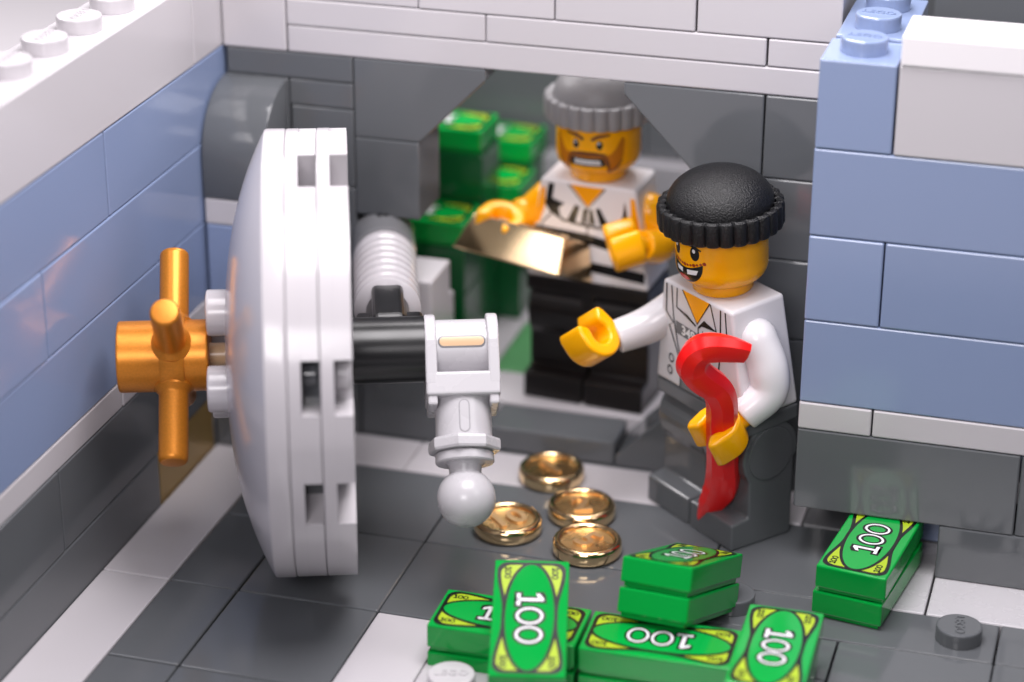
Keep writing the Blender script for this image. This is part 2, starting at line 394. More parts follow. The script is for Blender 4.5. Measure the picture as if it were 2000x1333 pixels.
def one(cx, cy, s, g=0):
    h, w = .17*s+g, .023*s+g
    return [[(cx-w, cy-h), (cx+w, cy-h), (cx+w, cy+h), (cx-w, cy+h)],
            [(cx-.1*s-g, cy-h), (cx+.1*s+g, cy-h), (cx+.1*s+g, cy-h+.045*s+2*g), (cx-.1*s-g, cy-h+.045*s+2*g)],
            [(cx-.1*s-g, cy+h-.10*s-g), (cx-w+.001, cy+h-.065*s-2*g), (cx-w+.001, cy+h), (cx-.1*s-g, cy+h-.055*s+g*.6)]]
def hundred(cx, cy, s, g=0):
    out = one(cx-.31*s, cy, s, g)
    for k in (-.04, .27):
        out += ring(cx+k*s, cy, .14*s+g, .172*s+g, .032*s+2*g)
    return out
def make_bill():
    b = MB(); H = .385
    b.box(-.965, .965, -.475, .475, .06, H, GREEN, .022, 2)
    b.box(-.92, .92, -.43, .43, 0, .07, GREEN, 0)
    fn = lambda x, y, o: V((x, y, H+o))
    b.decal(outline(.016, .016), BLACKINK, fn, .003)
    b.decal(outline(-.034, -.034), LIME, fn, .005)
    b.decal(ell(0, 0, .92, .352, 64), BLACKINK, fn, .007)
    b.decal(ell(0, 0, .874, .306, 64), GREEN, fn, .009)
    for q in hundred(.03, 0, 1.0, .033): b.decal(q, BLACKINK, fn, .011)
    for q in hundred(.03, 0, 1.0): b.decal(q, WHITEINK, fn, .013)
    for sx in (-1, 1):
        for sy in (-1, 1):
            for q in hundred(sx*.735, sy*.30, .23, .005): b.decal(q, BLACKINK, fn, .0075)
    return b.done('bill_tile')
BILL = make_bill(); used = []
def bill(x, y, z, rz, label, group, tilt=None):
    o = BILL if not used else BILL.copy()
    if used: COL.objects.link(o)
    used.append(o); mx = T(x, y, z) @ Rz(rz)
    if tilt is not None: mx = tilt
    o.matrix_world = mx; tag(o, label, 'banknote tile', group); return o
GF = 'green 100 bill tiles scattered on the floor'
# pair under the right wall
r = PI/2+rad(-9)
for k, nm in ((0, 'lower green bill tile of the pair under the right wall'), (1, 'green 100 bill tile on top of the pair under the right wall')):
    bill(10.17+.01*k, 2.40, .395*k+.002, r+rad(1.2)*k, nm, GF)
# pair lying left of the pile
for k, nm in ((0, 'lower green bill tile at the left end of the front pile'), (1, 'green 100 bill tile at the left end of the pile, under the sloping one')):
    bill(6.0, -.6, -.19+.395*k, rad(.6), nm, GF)
for k, nm in ((0, 'lowest green bill tile in the middle of the front pile'), (1, 'green 100 bill tile lying flat beneath the tilted pair')):
    bill(7.98, -.58, -.19+.395*k, PI+rad(1.8-.4*k), nm, GF)
# the tilted pair on top
c1 = on_plane(1353, 1110, V((0, 0, 1.475)), V((0, 0, 1)))
dq = ray(1452, 1082); dq.normalize(); q = CAM-c1; bq = q.dot(dq); L2 = 1.93
tq = -bq+math.sqrt(max(0, bq*bq-(q.dot(q)-L2*L2)))
B2 = (CAM+dq*tq-c1).normalized(); dl = ray(1212, 1085).normalized(); q2 = c1-CAM
pl = CAM+dl*((c1-CAM).dot(B2)/dl.dot(B2))            # left front corner: square to the long edge
X2 = (c1-pl).normalized(); N2 = X2.cross(B2)
c0 = c1-N2*.78
for k, nm in ((0, 'lower tile of the tilted green pair resting on the pile'), (1, 'green 100 bill tile uppermost of the tilted pair on the pile')):
    bill(0, 0, 0, 0, nm, GF, frame(c0-X2*.475+B2*.965+N2*(.395*k), B2, -X2, N2))
# one leaning towards the camera
d5 = V((.235, -.972, 0)); s5 = rad(17.7); D5 = V((d5.x*cos(s5), d5.y*cos(s5), -sin(s5))); Y5 = V((0, 0, 1)).cross(D5).normalized(); N5 = D5.cross(Y5)
p5 = V((5.735, -.36, 1.26))      # far left top corner
bill(0, 0, 0, 0, 'green 100 bill tile sloping towards the camera over the left pair', GF, frame(p5+D5*.965+Y5*.475-N5*.385, D5, Y5, N5))
# pair at the right end of the pile
for k, nm in ((0, 'lower green bill tile at the right end of the front pile'), (1, 'green 100 bill tile on top at the right end of the front pile')):
    bill(9.42+.015*k, -.67, .004+.395*k, -PI/2+rad(3.0-1.5*k), nm, GF)
# stacks in the vault
GV = 'green bill tiles stacked in the vault'
for (nm, x, y, top) in (('lowest', 1.95, 6.52, 1.2), ('second', 2.05, 7.52, 2.78), ('tallest', 2.05, 8.5, 3.98), ('middle', 2.4, 9.5, 2.75), ('rearmost', 2.35, 10.38, 3.2)):
    z1 = top-.385; zz = [.402]
    while zz[-1]+1.7 < z1: zz.append(zz[-1]+1.2)
    zz.append(z1); b = MB()
    for p, q in zip(zz, zz[1:]): b.box(x-.985, x+.985, y-.485, y+.485, p, q-.004, DARKGREEN, .022)
    o = b.done('green_brick_stack'); o.location = (0, 0, 0)
    tag(o, {'lowest': 'short plain green brick block nearest the vault opening', 'second': 'green brick block behind the hinge tube, second from the opening',
            'tallest': 'tallest plain green brick block in the vault', 'middle': 'green brick block half hidden between the two tall ones in the vault',
            'rearmost': 'rearmost green brick block, beside the rear robber\'s cap'}[nm], 'brick block', 'green brick blocks in the vault')
    bill(x, y, z1, PI, 'green bill tile lying on the %s brick block in the vault' % nm, GV)

# ------------------------------------------------------------------ coins
def make_coin(x, y, rz, txt, label, tx=0):
    b = MB(); R = .485
    b.lathe([(0, 0), (R-.06, 0), (R-.02, .02), (R, .06), (R, .17), (R-.012, .205), (R-.04, .232), (R-.075, .235), (R-.095, .228), (R-.108, .205), (R-.113, .172), (R-.118, .17)], GOLD, seg=72)
    b.lathe([(R-.1175, .17), (0, .17)], GOLDMATT, seg=72)
    b.text(txt, .56, DIGITGOLD, T(tx, 0, .18), ext=.03, bold=.012)
    o = b.done('gold_coin', None, T(x, y, .002) @ Rz(rz), angle=50)
    tag(o, label, 'coin', 'gold coins spilled on the floor')
make_coin(5.21, 4.34, .95, '1', 'shiny gold coin marked 1 on the pale strip by the vault threshold')
make_coin(5.04, 2.62, .75, '10', 'gold coin partly hidden behind the grey ball of the door latch')
make_coin(5.93, 3.34, .4, '2', 'gold coin between the pale strip and the front coin, touching both neighbours')
make_coin(6.27, 2.34, -.5, '5', 'gold coin nearest the green bills')

# ------------------------------------------------------------------ vault door
Cpx = ray(688.5, 686).normalized(); DC = CAM + Cpx*31.3
nd = V((FW.x, FW.y, 0)); hd = V((Cpx.x, Cpx.y, 0)).normalized()          # horizontal direction of sight at the door
nx = V((-hd.y, hd.x, 0))                                                  # the door's outer side
door = empty('vault_hatch', (DC.x, DC.y, 0), math.atan2(nx.y, nx.x), 'open round pale grey vault door with gold wheel handle and hinge arm', 'vault door')
DZ = DC.z
def dpart(b, name, parent=None, mx=None, angle=35): return b.done(name, parent or door, mx if mx is not None else T(0, 0, DZ), angle)
XA = M(((0, 0, 1, 0), (0, 1, 0, 0), (-1, 0, 0, 0), (0, 0, 0, 1)))          # lathe axis -> local X
def arc_block(mb, r0, r1, a0, a1, x0, x1, m, n=10):
    t = bmesh.new(); rows = []
    for k in range(n+1):
        a = a0+(a1-a0)*k/n
        rows.append([t.verts.new((x, r*cos(a), r*sin(a))) for x, r in ((x0, r0), (x1, r0), (x1, r1), (x0, r1))])
    for p, q in zip(rows, rows[1:]):
        for k in range(4): t.faces.new((p[k], p[(k+1) % 4], q[(k+1) % 4], q[k]))
    t.faces.new(rows[0]); t.faces.new(rows[-1][::-1])
    bmesh.ops.recalc_face_normals(t, faces=t.faces[:])
    es = [e for e in t.edges if len(e.link_faces) == 2 and e.calc_face_angle(0) > .8]
    mb.take(t, m, smooth=True)
RD = 2.965
for k in range(2):
    b = MB(); x0 = .4*k+.006; x1 = .4*k+.398
    b.lathe([(0, x1), (RD-.03, x1), (RD-.02, x1), (RD-.006, x1-.006), (RD, x1-.02), (RD, x1-.03), (RD, x0+.225), (RD-.6, x0+.224), (RD-.75, x0+.223), (RD-.75, x0+.002), (0, x0+.002)], LIGHT, XA, 160)
    if k == 1: b.cyl(RD-.5, x0+.004, x0+.21, DARK, XA, .01, 96)  # dark core: shade inside the middle plate's notches, put into the colour
    cs = sorted([a+s for a in (0, 90, 180, 270) for s in (-15.5, 15.5)]); hw = 6.6
    for i, c in enumerate(cs):
        a0 = c+hw; a1 = (cs[(i+1) % len(cs)]+(360 if i == len(cs)-1 else 0))-hw
        arc_block(b, RD-.755, RD-.0004, rad(a0), rad(a1), x0, x0+.2245, LIGHT, max(4, int((a1-a0)/3)))
        # tube ends seen in the notches, coloured dark for shade in the middle plate
        b.cyl(.2, x0+.03, x0+.22, DARK if k == 1 else LIGHT, T(0, (RD-.62)*cos(rad(c+2)), (RD-.62)*sin(rad(c+2))) @ XA, seg=20)
    dpart(b, 'rim_plate')
b = MB(); R = 2.968
pf = [(0, .802), (R-.03, .802), (R-.008, .808), (R, .83), (R, .84), (R, 1.05), (R-.006, 1.07), (R-.02, 1.083)]
pf += [((R-.022)*(1-k/40), 1.66-.576*(1-k/40)**2.7) for k in range(0, 41)]
b.lathe(pf, LIGHT, XA, 160)
for a in (75, -15, -105, 165):
    y, z = .707*cos(rad(a)), .707*sin(rad(a))
    b.cyl(.305, 1.5, 1.89, LIGHT, T(0, y, z) @ XA, bev=.03, seg=40)
dpart(b, 'dish', angle=30)
b = MB(); b.cyl(.16, 1.5, 1.95, TAN, XA, .02, 24); dpart(b, 'axle')
wh = MB(); wh.cyl(.475, 1.885, 3.085, PEARL, XA, .03, 64)
wh.lathe([(.2, 2.2), (.505, 2.2), (.515, 2.215), (.515, 2.505), (.505, 2.52), (.2, 2.52)], PEARL, XA, 64)
wheel = dpart(wh, 'wheel_handle')
for k in range(4):
    a = rad(46.3+90*k); b = MB()
    fr = axis_frame((2.36, 0, 0), (0, cos(a), sin(a)), V((1, 0, 0)))
    b.lathe([(.27, .40), (.265, .47), (.225, .51), (.198, .55), (.195, .56), (.195, 1.44), (.188, 1.475), (.165, 1.5), (.155, 1.502), (0, 1.502)], PEARL, fr, 32)
    b.done('spoke', wheel)
# hinge arm on the inner side
b = MB()
b.cyl(.445, -.965, -.002, BLACK, XA, .012, 48)
ba = axis_frame((-.5, 0, 0), (0, -1, 0))
b.lathe([(.3, .2), (.3, 1.5), (.28, 1.52), (0, 1.52)], BLACK, ba, 32)
b.box(-.97, -.06, -.95, -.3, -.3, .16, BLACK, .06, 3)
b.box(-.72, -.28, -1.55, -.3, -.1, .38, BLACK, .08, 3)
dpart(b, 'connector')
tb = axis_frame((-.5, 0, 0), (0, -1, 0)); prof = [(.3, 1.3)]
for k in range(8):
    z = 1.35+k*.24; prof += [(.43, z), (.465, z+.03), (.465, z+.15), (.43, z+.18)]
prof += [(.43, 3.28), (.2, 3.29)]
b = MB(); b.lathe(prof, LIGHT, tb, 48); dpart(b, 'hinge_tube', angle=25)
b = MB(); b.cyl(.475, 3.29, 4.25, MIDG, tb, .05, 48); b.box(-.59, -.41, -3.95, -3.75, .40, .482, BLACKINK, .0); dpart(b, 'hinge_cap')  # black block stands in for the shaded inside of the cap's square hole
# latch with the ball end
el = rad(51); ad = V((0, cos(el), -sin(el))); xw = V((-1, 0, 0)); az = ad; ay = az.cross(xw)
LF = frame(V((-1.44, 0, 0)), xw, ay, az)                                  # local x: width, z: along the arm
b = MB()
for s in (-1, 1):
    x0, x1 = (.335*s, .49*s) if s > 0 else (.49*s, .335*s)
    pe = [(.46*cos(a), .46*sin(a)) for a in [PI*k/16 for k in range(17)]]
    pe = [(p[0], -p[1]) for p in pe]                                      # rounded head away from the arm
    poly = [(-.44, .6), (-.46, 0)]+[(-.46*cos(PI*k/16), -.46*sin(PI*k/16)) for k in range(1, 16)]+[(.46, 0), (.44, .6)]
    b.prism(poly, x0, x1, PALE, .03, 2, LF @ M(((0, 0, 1, 0), (1, 0, 0, 0), (0, 1, 0, 0), (0, 0, 0, 1))))
b.box(-.49, .49, -.44, .44, .42, .74, PALE, .04, 3, LF)
b.box(-.47, -.34, -.40, .40, .70, .86, PALE, .03, 2, LF); b.box(.34, .47, -.40, .40, .70, .86, PALE, .03, 2, LF)
clev = dpart(b, 'latch_fork')
dx = axis_frame((0, 0, 0), (1, 0, 0))
b = MB(); b.lathe([(0, -.34), (.385, -.34), (.385, .34), (0, .34)], PALE, LF @ dx, 48)
dr = dpart(b, 'latch_drum')
b = MB()     # tan insert seen through the drum's slot, facing the camera
ca_ = LF.to_3x3().inverted() @ V((0, cos(rad(38)), sin(rad(38))))
sa_ = math.atan2(ca_.z, ca_.y)
pts = ell(0, 0, .055, .055, 8, 0, 0, PI)
slot = [(-.235+p[1]*-1, p[0]) for p in ell(0, 0, .06, .06, 8, 0, 0, PI)]
slot = [(.235+.06*cos(t), .06*sin(t)) for t in [-PI/2+PI*k/8 for k in range(9)]]+[(-.235+.06*cos(t), .06*sin(t)) for t in [PI/2+PI*k/8 for k in range(9)]]
slot2 = [(x*1.07, y*1.4) for x, y in slot]
fs = lambda x, y, o: LF @ V((x, (.385+o)*cos(sa_+y/.385), (.385+o)*sin(sa_+y/.385)))
b.decal(slot2, MIDG, fs, .003, .02); b.decal(slot, TAN, fs, .005, .02)
b.done('slot', dr)
b = MB()
b.lathe([(.2, .7), (.375, .72), (.375, 1.27), (.2, 1.28)], PALE, LF, 48)
fa = lambda x, y, o: LF @ V(((.375+o)*cos(PI/2+x/.375), (.375+o)*sin(PI/2+x/.375), y))
sl2 = [(.055*cos(t), 1.18+.055*sin(t)) for t in [PI*k/8 for k in range(9)]]+[(-.055+0*k, .84) for k in range(1)]+[(.055, .84)]
def capsule(w, z0, z1): return [(w*cos(t), z1+w*sin(t)) for t in [PI*k/8 for k in range(9)]]+[(w*cos(t), z0+w*sin(t)) for t in [PI+PI*k/8 for k in range(9)]]
b.decal(capsule(.072, .86, 1.16), LEDGE, fa, .002, .03); b.decal(capsule(.058, .86, 1.16), PALE, fa, .006, .03)
b.lathe([(.2, 1.25), (.42, 1.25), (.475, 1.27), (.485, 1.3), (.485, 1.40), (.47, 1.43), (.3, 1.44)], PALE, LF @ Rz(.2), 8, smooth=False)
b.lathe([(.2, 1.44), (.375, 1.445), (.39, 1.46), (.39, 1.56), (.375, 1.58), (.25, 1.585), (.22, 1.61), (.21, 1.72)], PALE, LF, 48)
dpart(b, 'latch_arm')
bp_ = [(.21, 1.70)]+[(.387*sin(a), 2.04-.387*cos(a)) for a in [rad(31)+(rad(168)-rad(31))*k/24 for k in range(25)]]+[(.05, 2.04+.37), (0, 2.04+.372)]
b = MB(); b.lathe(bp_, PALE, LF, 48); dpart(b, 'ball_end')

# ------------------------------------------------------------------ toy robbers (front is local -Y, their left hand is +X)
TW = lambda z: .98-(.98-.74)*z/1.6
def torso_fn(x, z, o): return V((x, -.488+.03*z/1.6-o, z))
HEADR = .635
def head_r(z):
    if z < .16: return .42
    if z < .42: return HEADR-.20*(1-math.sqrt(max(0, 1-((.42-z)/.26)**2)))
    if z > .98: return HEADR-.22*(1-math.sqrt(max(0, 1-((z-.98)/.21)**2)))
    return HEADR
def face_fn(x, z, o): r = head_r(z)+o; a = x/HEADR-PI/2; return V((r*cos(a), r*sin(a), z))
def tube_arm(name, root, pts, rads, m):
    """smooth path through the control points"""
    P = [V(p) for p in pts]; out, rr = [], []
    ext = [P[0]*2-P[1]]+P+[P[-1]*2-P[-2]]
    for i in range(len(P)-1):
        p0, p1, p2, p3 = ext[i:i+4]
        for k in range(8):
            t = k/8
            out.append(.5*((2*p1)+(-p0+p2)*t+(2*p0-5*p1+4*p2-p3)*t*t+(-p0+3*p1-3*p2+p3)*t**3)); rr.append(rads[i]*(1-t)+rads[i+1]*t)
    out.append(P[-1]); rr.append(rads[-1]); rr = [r*1.07 for r in rr]
    d0 = (out[0]-out[1]).normalized(); r0 = rr[0]
    caps = [(out[0]+d0*r0*sin(a), max(.01, r0*cos(a))) for a in [PI/2*k/6 for k in range(6, 0, -1)]]
    # open cuff: roll the end inwards
    d1 = (out[-1]-out[-2]).normalized(); r1 = rr[-1]
    endc = [(out[-1]+d1*.02, r1-.006), (out[-1]+d1*.03, r1-.03), (out[-1]+d1*.022, r1-.05), (out[-1]-d1*.05, r1-.055)]
    b = MB(); b.sweep([c[0] for c in caps]+out+[c[0] for c in endc], [c[1] for c in caps]+rr+[c[1] for c in endc], m, seg=28, up=V((1, 0, .01)))
    return b.done(name, root, angle=60)
def hand(root, cuff, d, g, m, reach=.44, o=None):
    """wrist peg plus a C shaped grip; d: from the cuff outwards, g: axis the hand would hold"""
    d = V(d).normalized(); g0 = g; g = V(g); g = (g-d*g.dot(d)).normalized(); s = d.cross(g)
    b = MB(); cuff = V(cuff)
    b.sweep([cuff-d*.12, cuff+d*.02, cuff+d*.12, cuff+d*.2], [.165, .165, .168, .16], m, seg=24, up=g)
    c = cuff+d*reach
    if o is not None:
        d = V(o).normalized(); g = (V(g0)-d*V(g0).dot(d)).normalized(); s = d.cross(g)
    F = frame(c, d, -s, g)
    op = rad(46); n = 26; ro, ri, w = .355, .16, .24
    poly = [(ro*cos(a), ro*sin(a)) for a in [op+(2*PI-2*op)*k/n for k in range(n+1)]]+[(ri*cos(a), ri*sin(a)) for a in [2*PI-op*1.05-(2*PI-2.1*op)*k/n for k in range(n+1)]]
    # fingers a little longer than a circle
    t = bmesh.new(); va = [t.verts.new((p[0]+(.07 if p[0] > .1 else 0), p[1], -w)) for p in poly]; vb = [t.verts.new((p[0]+(.07 if p[0] > .1 else 0), p[1], w)) for p in poly]
    N = len(poly)
    m2 = (N-2)//2
    h = N//2
    for k in range(h-1):
        i0, i1, o0, o1 = k, k+1, N-1-k, N-2-k
        t.faces.new((va[i0], va[o0], va[o1], va[i1])); t.faces.new((vb[i0], vb[i1], vb[o1], vb[o0]))
    for k in range(N): t.faces.new((va[k], va[(k+1) % N], vb[(k+1) % N], vb[k]))
    bmesh.ops.recalc_face_normals(t, faces=t.faces[:])
    es = [e for e in t.edges if len(e.link_faces) == 2 and e.calc_face_angle(0) > .9]
    bmesh.ops.bevel(t, geom=es, offset=.055, segments=4, profile=.5, affect='EDGES', clamp_overlap=True)
    b.take(t, m, F, True)
    return b.done('hand', root, angle=60), c, g

def robber(name, loc, rz, lean, c, legm, hipm, torsom, armm, hatm, hat, face, printer, armL, armR, label):
    root = empty(name, loc, rz, label, 'toy figure')
    U = T(0, 0, 1.45) @ Rx(lean) @ T(0, 0, -1.45)
    # legs
    for s in (-1, 1):
        circ = [(.485*cos(a), 1.37+.485*sin(a)) for a in [rad(-10)+rad(200)*k/18 for k in range(19)]]
        poly = [(.43, 0)]+[(.43, 1.2)]+circ+[(-.43, 1.12), (-.36, 1.0), (-.35, .44), (-.64, .40), (-.64, 0)]
        b = MB(); x0, x1 = (.018, .965) if s > 0 else (-.965, -.018)
        b.prism(poly, x0, x1, legm, .03, 2, M(((0, 0, 1, 0), (1, 0, 0, 0), (0, 1, 0, 0), (0, 0, 0, 1))))
        b.cyl(.40, .0, .03, legm, T(s*.95, 0, 1.37) @ Ry(PI/2 if s > 0 else -PI/2), .012, 40)
        b.done('leg', root)
    b = MB(); b.box(-.98, .98, -.485, .485, 1.76, 1.995, hipm, .03, 2); b.box(-.1, .1, -.47, .47, 1.2, 1.8, hipm, .03); b.done('hips', root, U)
    # torso with its print
    b = MB(); q = .98
    b.hexa([(-q, -.488, 0), (q, -.488, 0), (q, .488, 0), (-q, .488, 0), (-.75, -.458, 1.6), (.75, -.458, 1.6), (.75, .458, 1.6), (-.75, .458, 1.6)], torsom, .05, 4)
    printer(b); b.done('torso', root, U @ T(0, 0, 2.0))
    # head with its face
    b = MB(); pr2 = [(0, 0), (.405, 0), (.42, .015), (.42, .13), (.43, .155)]
    pr2 += [(head_r(z), z) for z in [.165+.26*k/10 for k in range(11)]]+[(HEADR, .6), (HEADR, .8)]+[(head_r(z), z) for z in [.98+.2*k/8 for k in range(9)]]+[(0, 1.185)]
    b.lathe(pr2, YELLOW, seg=72); face(b); hd_ = b.done('head', root, U @ T(0, 0, 3.605), angle=50)
    # knitted cap
    rr, rh, dr_, dh, zb, nb = hat
    b = MB()
    kn = lambda a, z: 1+(.062*abs(sin(a*nb/2))**.55-.035)*(1 if z > .005 else 1)
    b.lathe([(rr-.2, 0), (rr-.05, 0), (rr-.012, .02), (rr, .06), (rr, rh-.06), (rr-.012, rh-.02), (rr-.05, rh), (dr_+.03, rh-.01), (dr_, rh-.02)], hatm[0], Rx(0), nb*10, rfun=kn)
    b.lathe([(dr_*cos(a)**.95 if a < PI/2-.001 else 0, rh-.04+dh*sin(a)) for a in [PI/2*k/20 for k in range(21)]], hatm[1], seg=64)
    b.done('cap', root, U @ T(0, 0, 3.605+zb), angle=40)
    for nm, (pts, rads, d, g, *o) in (('L', armL), ('R', armR)):
        tube_arm('arm', root, pts, rads, armm)
        h = hand(root, pts[-1], d, g, YELLOW, o=o[0] if o else None)
        if nm == 'L': keep = h
    return root, keep

def printA(b):
    P = lambda poly, m, o: b.decal(poly, m, torso_fn, o)
    def S(pts, w, o=.006, m=BLACKINK):
        for q in stroke(pts, w): P(q, m, o)
    # grey trousers behind the open jacket
    P([(-.42, .0+.03), (.52, .03), (.5, .26), (-.36, .33)], GREYINK, .003)
    # neck opening and collar
    P([(-.31, 1.575), (.28, 1.575), (.0, 1.17)], YELLOWINK, .003)
    S([(-.31, 1.575), (0, 1.16), (.29, 1.575)], .022)
    S([(-.43, 1.56), (-.45, 1.26), (-.22, 1.2), (-.03, 1.12)], [.02, .03, .05, .03])
    S([(.30, 1.57), (.42, 1.20), (.16, 1.24), (.03, 1.12)], [.025, .03, .06, .03])
    P([(.07, 1.16), (.40, 1.19), (.16, 1.27)], BLACKINK, .005)
    P([(-.07, 1.14), (-.44, 1.26), (-.2, 1.22)], BLACKINK, .005)
    # number patch
    P([(-.48, .86), (.36, .80), (.36, .99), (-.48, 1.05)], GREYINK, .004)
    b.text('349', .2, WHITEINK, M.Translation((-.20, -.479, .935)) @ Rx(PI/2) @ Rz(-.07), ext=.001, bold=.006)
    # jacket edges and lapel
    S([(-.66, 1.56), (-.69, 1.12), (-.53, .99), (-.63, .93), (-.38, .40), (-.42, .04)], .028)
    S([(-.55, 1.56), (-.53, 1.1), (-.45, .7), (-.36, .42)], .024)
    S([(.02, 1.12), (.03, .04)], .02); S([(.12, 1.1), (.14, .3)], .016)
    S([(.52, 1.56), (.50, .9), (.42, .4), (.52, .05)], .028); S([(.62, 1.56), (.66, 1.0), (.5, .9)], .024)
    for (x, z) in ((-.60, .42), (-.64, .22), (.62, .42), (.66, .22)):
        for q in ring(x, z, .06, .075, .024, 18): P(q, BLACKINK, .006)
    for q in ring(.075, .17, .04, .05, .02, 14): P(q, WHITEINK, .007)

def faceA(b):
    D = lambda poly, m, o: b.decal([(x, z+.125) for x, z in poly], m, face_fn, o, .05)
    for s in (-1, 1):
        D(ell(s*.185, .60, .075, .105, 24), BLACKINK, .003); D(ell(s*.185-.012, .635, .026, .03, 14), WHITEINK, .005)
        for q in stroke([(s*.10, .71), (s*.19, .70), (s*.285, .655)], [.03, .035, .02]): D(q, BLACKINK, .004)
    # wide open grin with a gap in the teeth
    up = [(-.31+.62*k/14, .445-.085*cos((k/14-.5)*PI)+.012*(k/14-.5)) for k in range(15)]
    lo = [(.305*cos(a), .40+.265*sin(a)) for a in [-PI*k/14 for k in range(1, 14)]]
    D(up+[(x, z) for x, z in lo], BLACKINK, .003)
    D([(-.20, .345), (-.05, .335), (-.05, .27), (-.175, .285)], WHITEINK, .006)
    D([(.04, .335), (.235, .36), (.205, .29), (.045, .265)], WHITEINK, .006)
    D(ell(-.05, .195, .12, .042, 18), REDINK, .005)
    for k in range(13):
        x = -.33+.66*k/12; D(ell(x, .475-.07*cos((k/12-.5)*PI), .02 if k % 3 else .028, .019 if k % 3 else .026, 10), DEEPRED, .004)

def printB(b):
    P = lambda poly, m, o: b.decal(poly, m, torso_fn, o)
    def S(pts, w, o=.006, m=BLACKINK):
        for q in stroke(pts, w): P(q, m, o)
    P([(-.28, 1.56), (.26, 1.56), (0, 1.23)], YELLOWINK, .003)
    P([(-.84, .66), (-.6, .72), (0, .64), (.86, .5), (.86, .64), (0, .8), (-.84, .84)], BLACKINK, .004)
    P([(-.9, .22), (0, .2), (.92, .12), (.92, .3), (0, .36), (-.9, .4)], BLACKINK, .004)
    # torn stripe over the chest
    P([(-.62, 1.54), (-.53, 1.54), (-.56, 1.3), (-.36, 1.24), (-.46, 1.16), (-.43, 1.02), (-.28, .96), (-.38, .95), (-.6, 1.08), (-.68, 1.2)], BLACKINK, .004)
    P([(-.34, .95), (-.20, .95), (-.12, 1.22), (-.20, 1.25)], BLACKINK, .004)
    P([(-.10, .97), (-.03, .96), (-.01, 1.2), (-.07, 1.2)], BLACKINK, .0045)
    P([(.03, .96), (.13, .97), (.08, 1.2), (.03, 1.2)], BLACKINK, .004)
    P([(.20, .97), (.36, .94), (.19, 1.24), (.12, 1.22)], BLACKINK, .0045)
    P([(.40, .92), (.55, 1.15), (.58, 1.4), (.63, 1.15), (.70, .92)], BLACKINK, .004)
    S([(-.28, .96), (0, .93), (.4, .92), (.7, .9)], .04); S([(0, 1.2), (.0, .02)], .02)
    S([(-.74, .7), (-.72, .9), (-.55, 1.08)], .022); S([(-.31, 1.56), (0, 1.2), (.28, 1.56)], .02)
    for s in (-1, 1):
        P([(s*.735, 1.46), (s*.67, 1.46), (s*.68, 1.15), (s*.76, .9), (s*.84, .84), (s*.83, .98)][::s], YELLOWINK, .003)

def faceB(b):
    D = lambda poly, m, o: b.decal([(x+.05, z+.08) for x, z in poly], m, face_fn, o, .05)
    D([(-.42, .52), (-.34, .45), (.34, .45), (.42, .52), (.52, .70), (.58, .68), (.56, .40), (.4, .20), (.30, .17), (.30, .3), (-.30, .3), (-.30, .17), (-.4, .20), (-.56, .40), (-.58, .68), (-.52, .70)], STUBBLE, .002)
    for s in (-1, 1):
        D(ell(s*.18, .60, .05, .07, 20), BLACKINK, .004); D(ell(s*.18-.01, .63, .018, .02, 12), WHITEINK, .006)
        for q in stroke([(s*.06, .68), (s*.16, .735), (s*.34, .76)], [.05, .06, .03]): D(q, BROWNINK, .004)
        for q in stroke([(s*.27, .42), (s*.31, .3), (s*.34, .17), (s*.45, .22), (s*.54, .36)], [.05, .06, .05, .05, .02]): D(q, BROWNINK, .004)
    for q in stroke([(-.27, .44), (-.1, .46), (.1, .46), (.27, .44)], [.05, .07, .07, .05]): D(q, BROWNINK, .0035)
    D([(-.24, .40), (.24, .40), (.28, .27), (.22, .26), (-.22, .26), (-.28, .27)], BLACKINK, .005)
    D([(-.19, .365), (.19, .365), (.21, .295), (-.21, .295)], WHITEINK, .007)
    for q in stroke([(-.20, .33), (.20, .33)], .012): D(q, BLACKINK, .009)

cA, rA = (7.86, 4.02), rad(-39.7)
gA = V((.10, -.42, .9)); dA = V((-.12, -.80, -.46))
A, (hA, hc, hg) = robber('toy_robber', (*cA, .003), rA, rad(5), cA, DARK, DARK, SHIRT, SHIRT, (BLACKHAT, BLACKHAT), (.845, .36, .735, .49, .925, 27), faceA, printA,
    ([(.80, -.22, 3.10), (.99, -.16, 2.72), (1.03, -.18, 2.38), (.92, -.48, 2.08)], [.265, .265, .255, .225], dA, gA),
    ([(-.78, -.26, 3.08), (-.92, -.48, 2.87), (-1.03, -.74, 2.73), (-1.15, -1.10, 2.63)], [.26, .26, .245, .225], (-.12, -.95, .12), (-.718, -.176, -.66), (-.5, -.39, .73)),
    'grinning toy robber in a black knitted cap and white jacket holding the red crowbar')
cB, rB = (5.27, 6.74), rad(-5.7)
Bq, _ = robber('toy_robber', (*cB, .405), rB, rad(2), cB, BROWN, BROWN, WHITE, YELLOW, (GREYHAT, GREYHAT), (.80, .36, .68, .50, .93, 24), faceB, printB,
    ([(.80, -.05, 3.10), (1.02, -.06, 2.83), (1.05, -.30, 2.68), (.92, -.66, 2.78)], [.265, .26, .25, .225], (-.3, -.85, .3), (.78, .47, -.4), (-.21, -.15, .96)),
    ([(-.78, -.06, 3.10), (-.93, -.08, 2.95), (-1.05, -.12, 2.85), (-1.2, -.26, 2.82)], [.26, .255, .245, .225], (-.3, -.95, -.1), (.25, -.2, 1)),
    'angry bearded toy robber in a grey cap and striped vest, standing inside the vault')

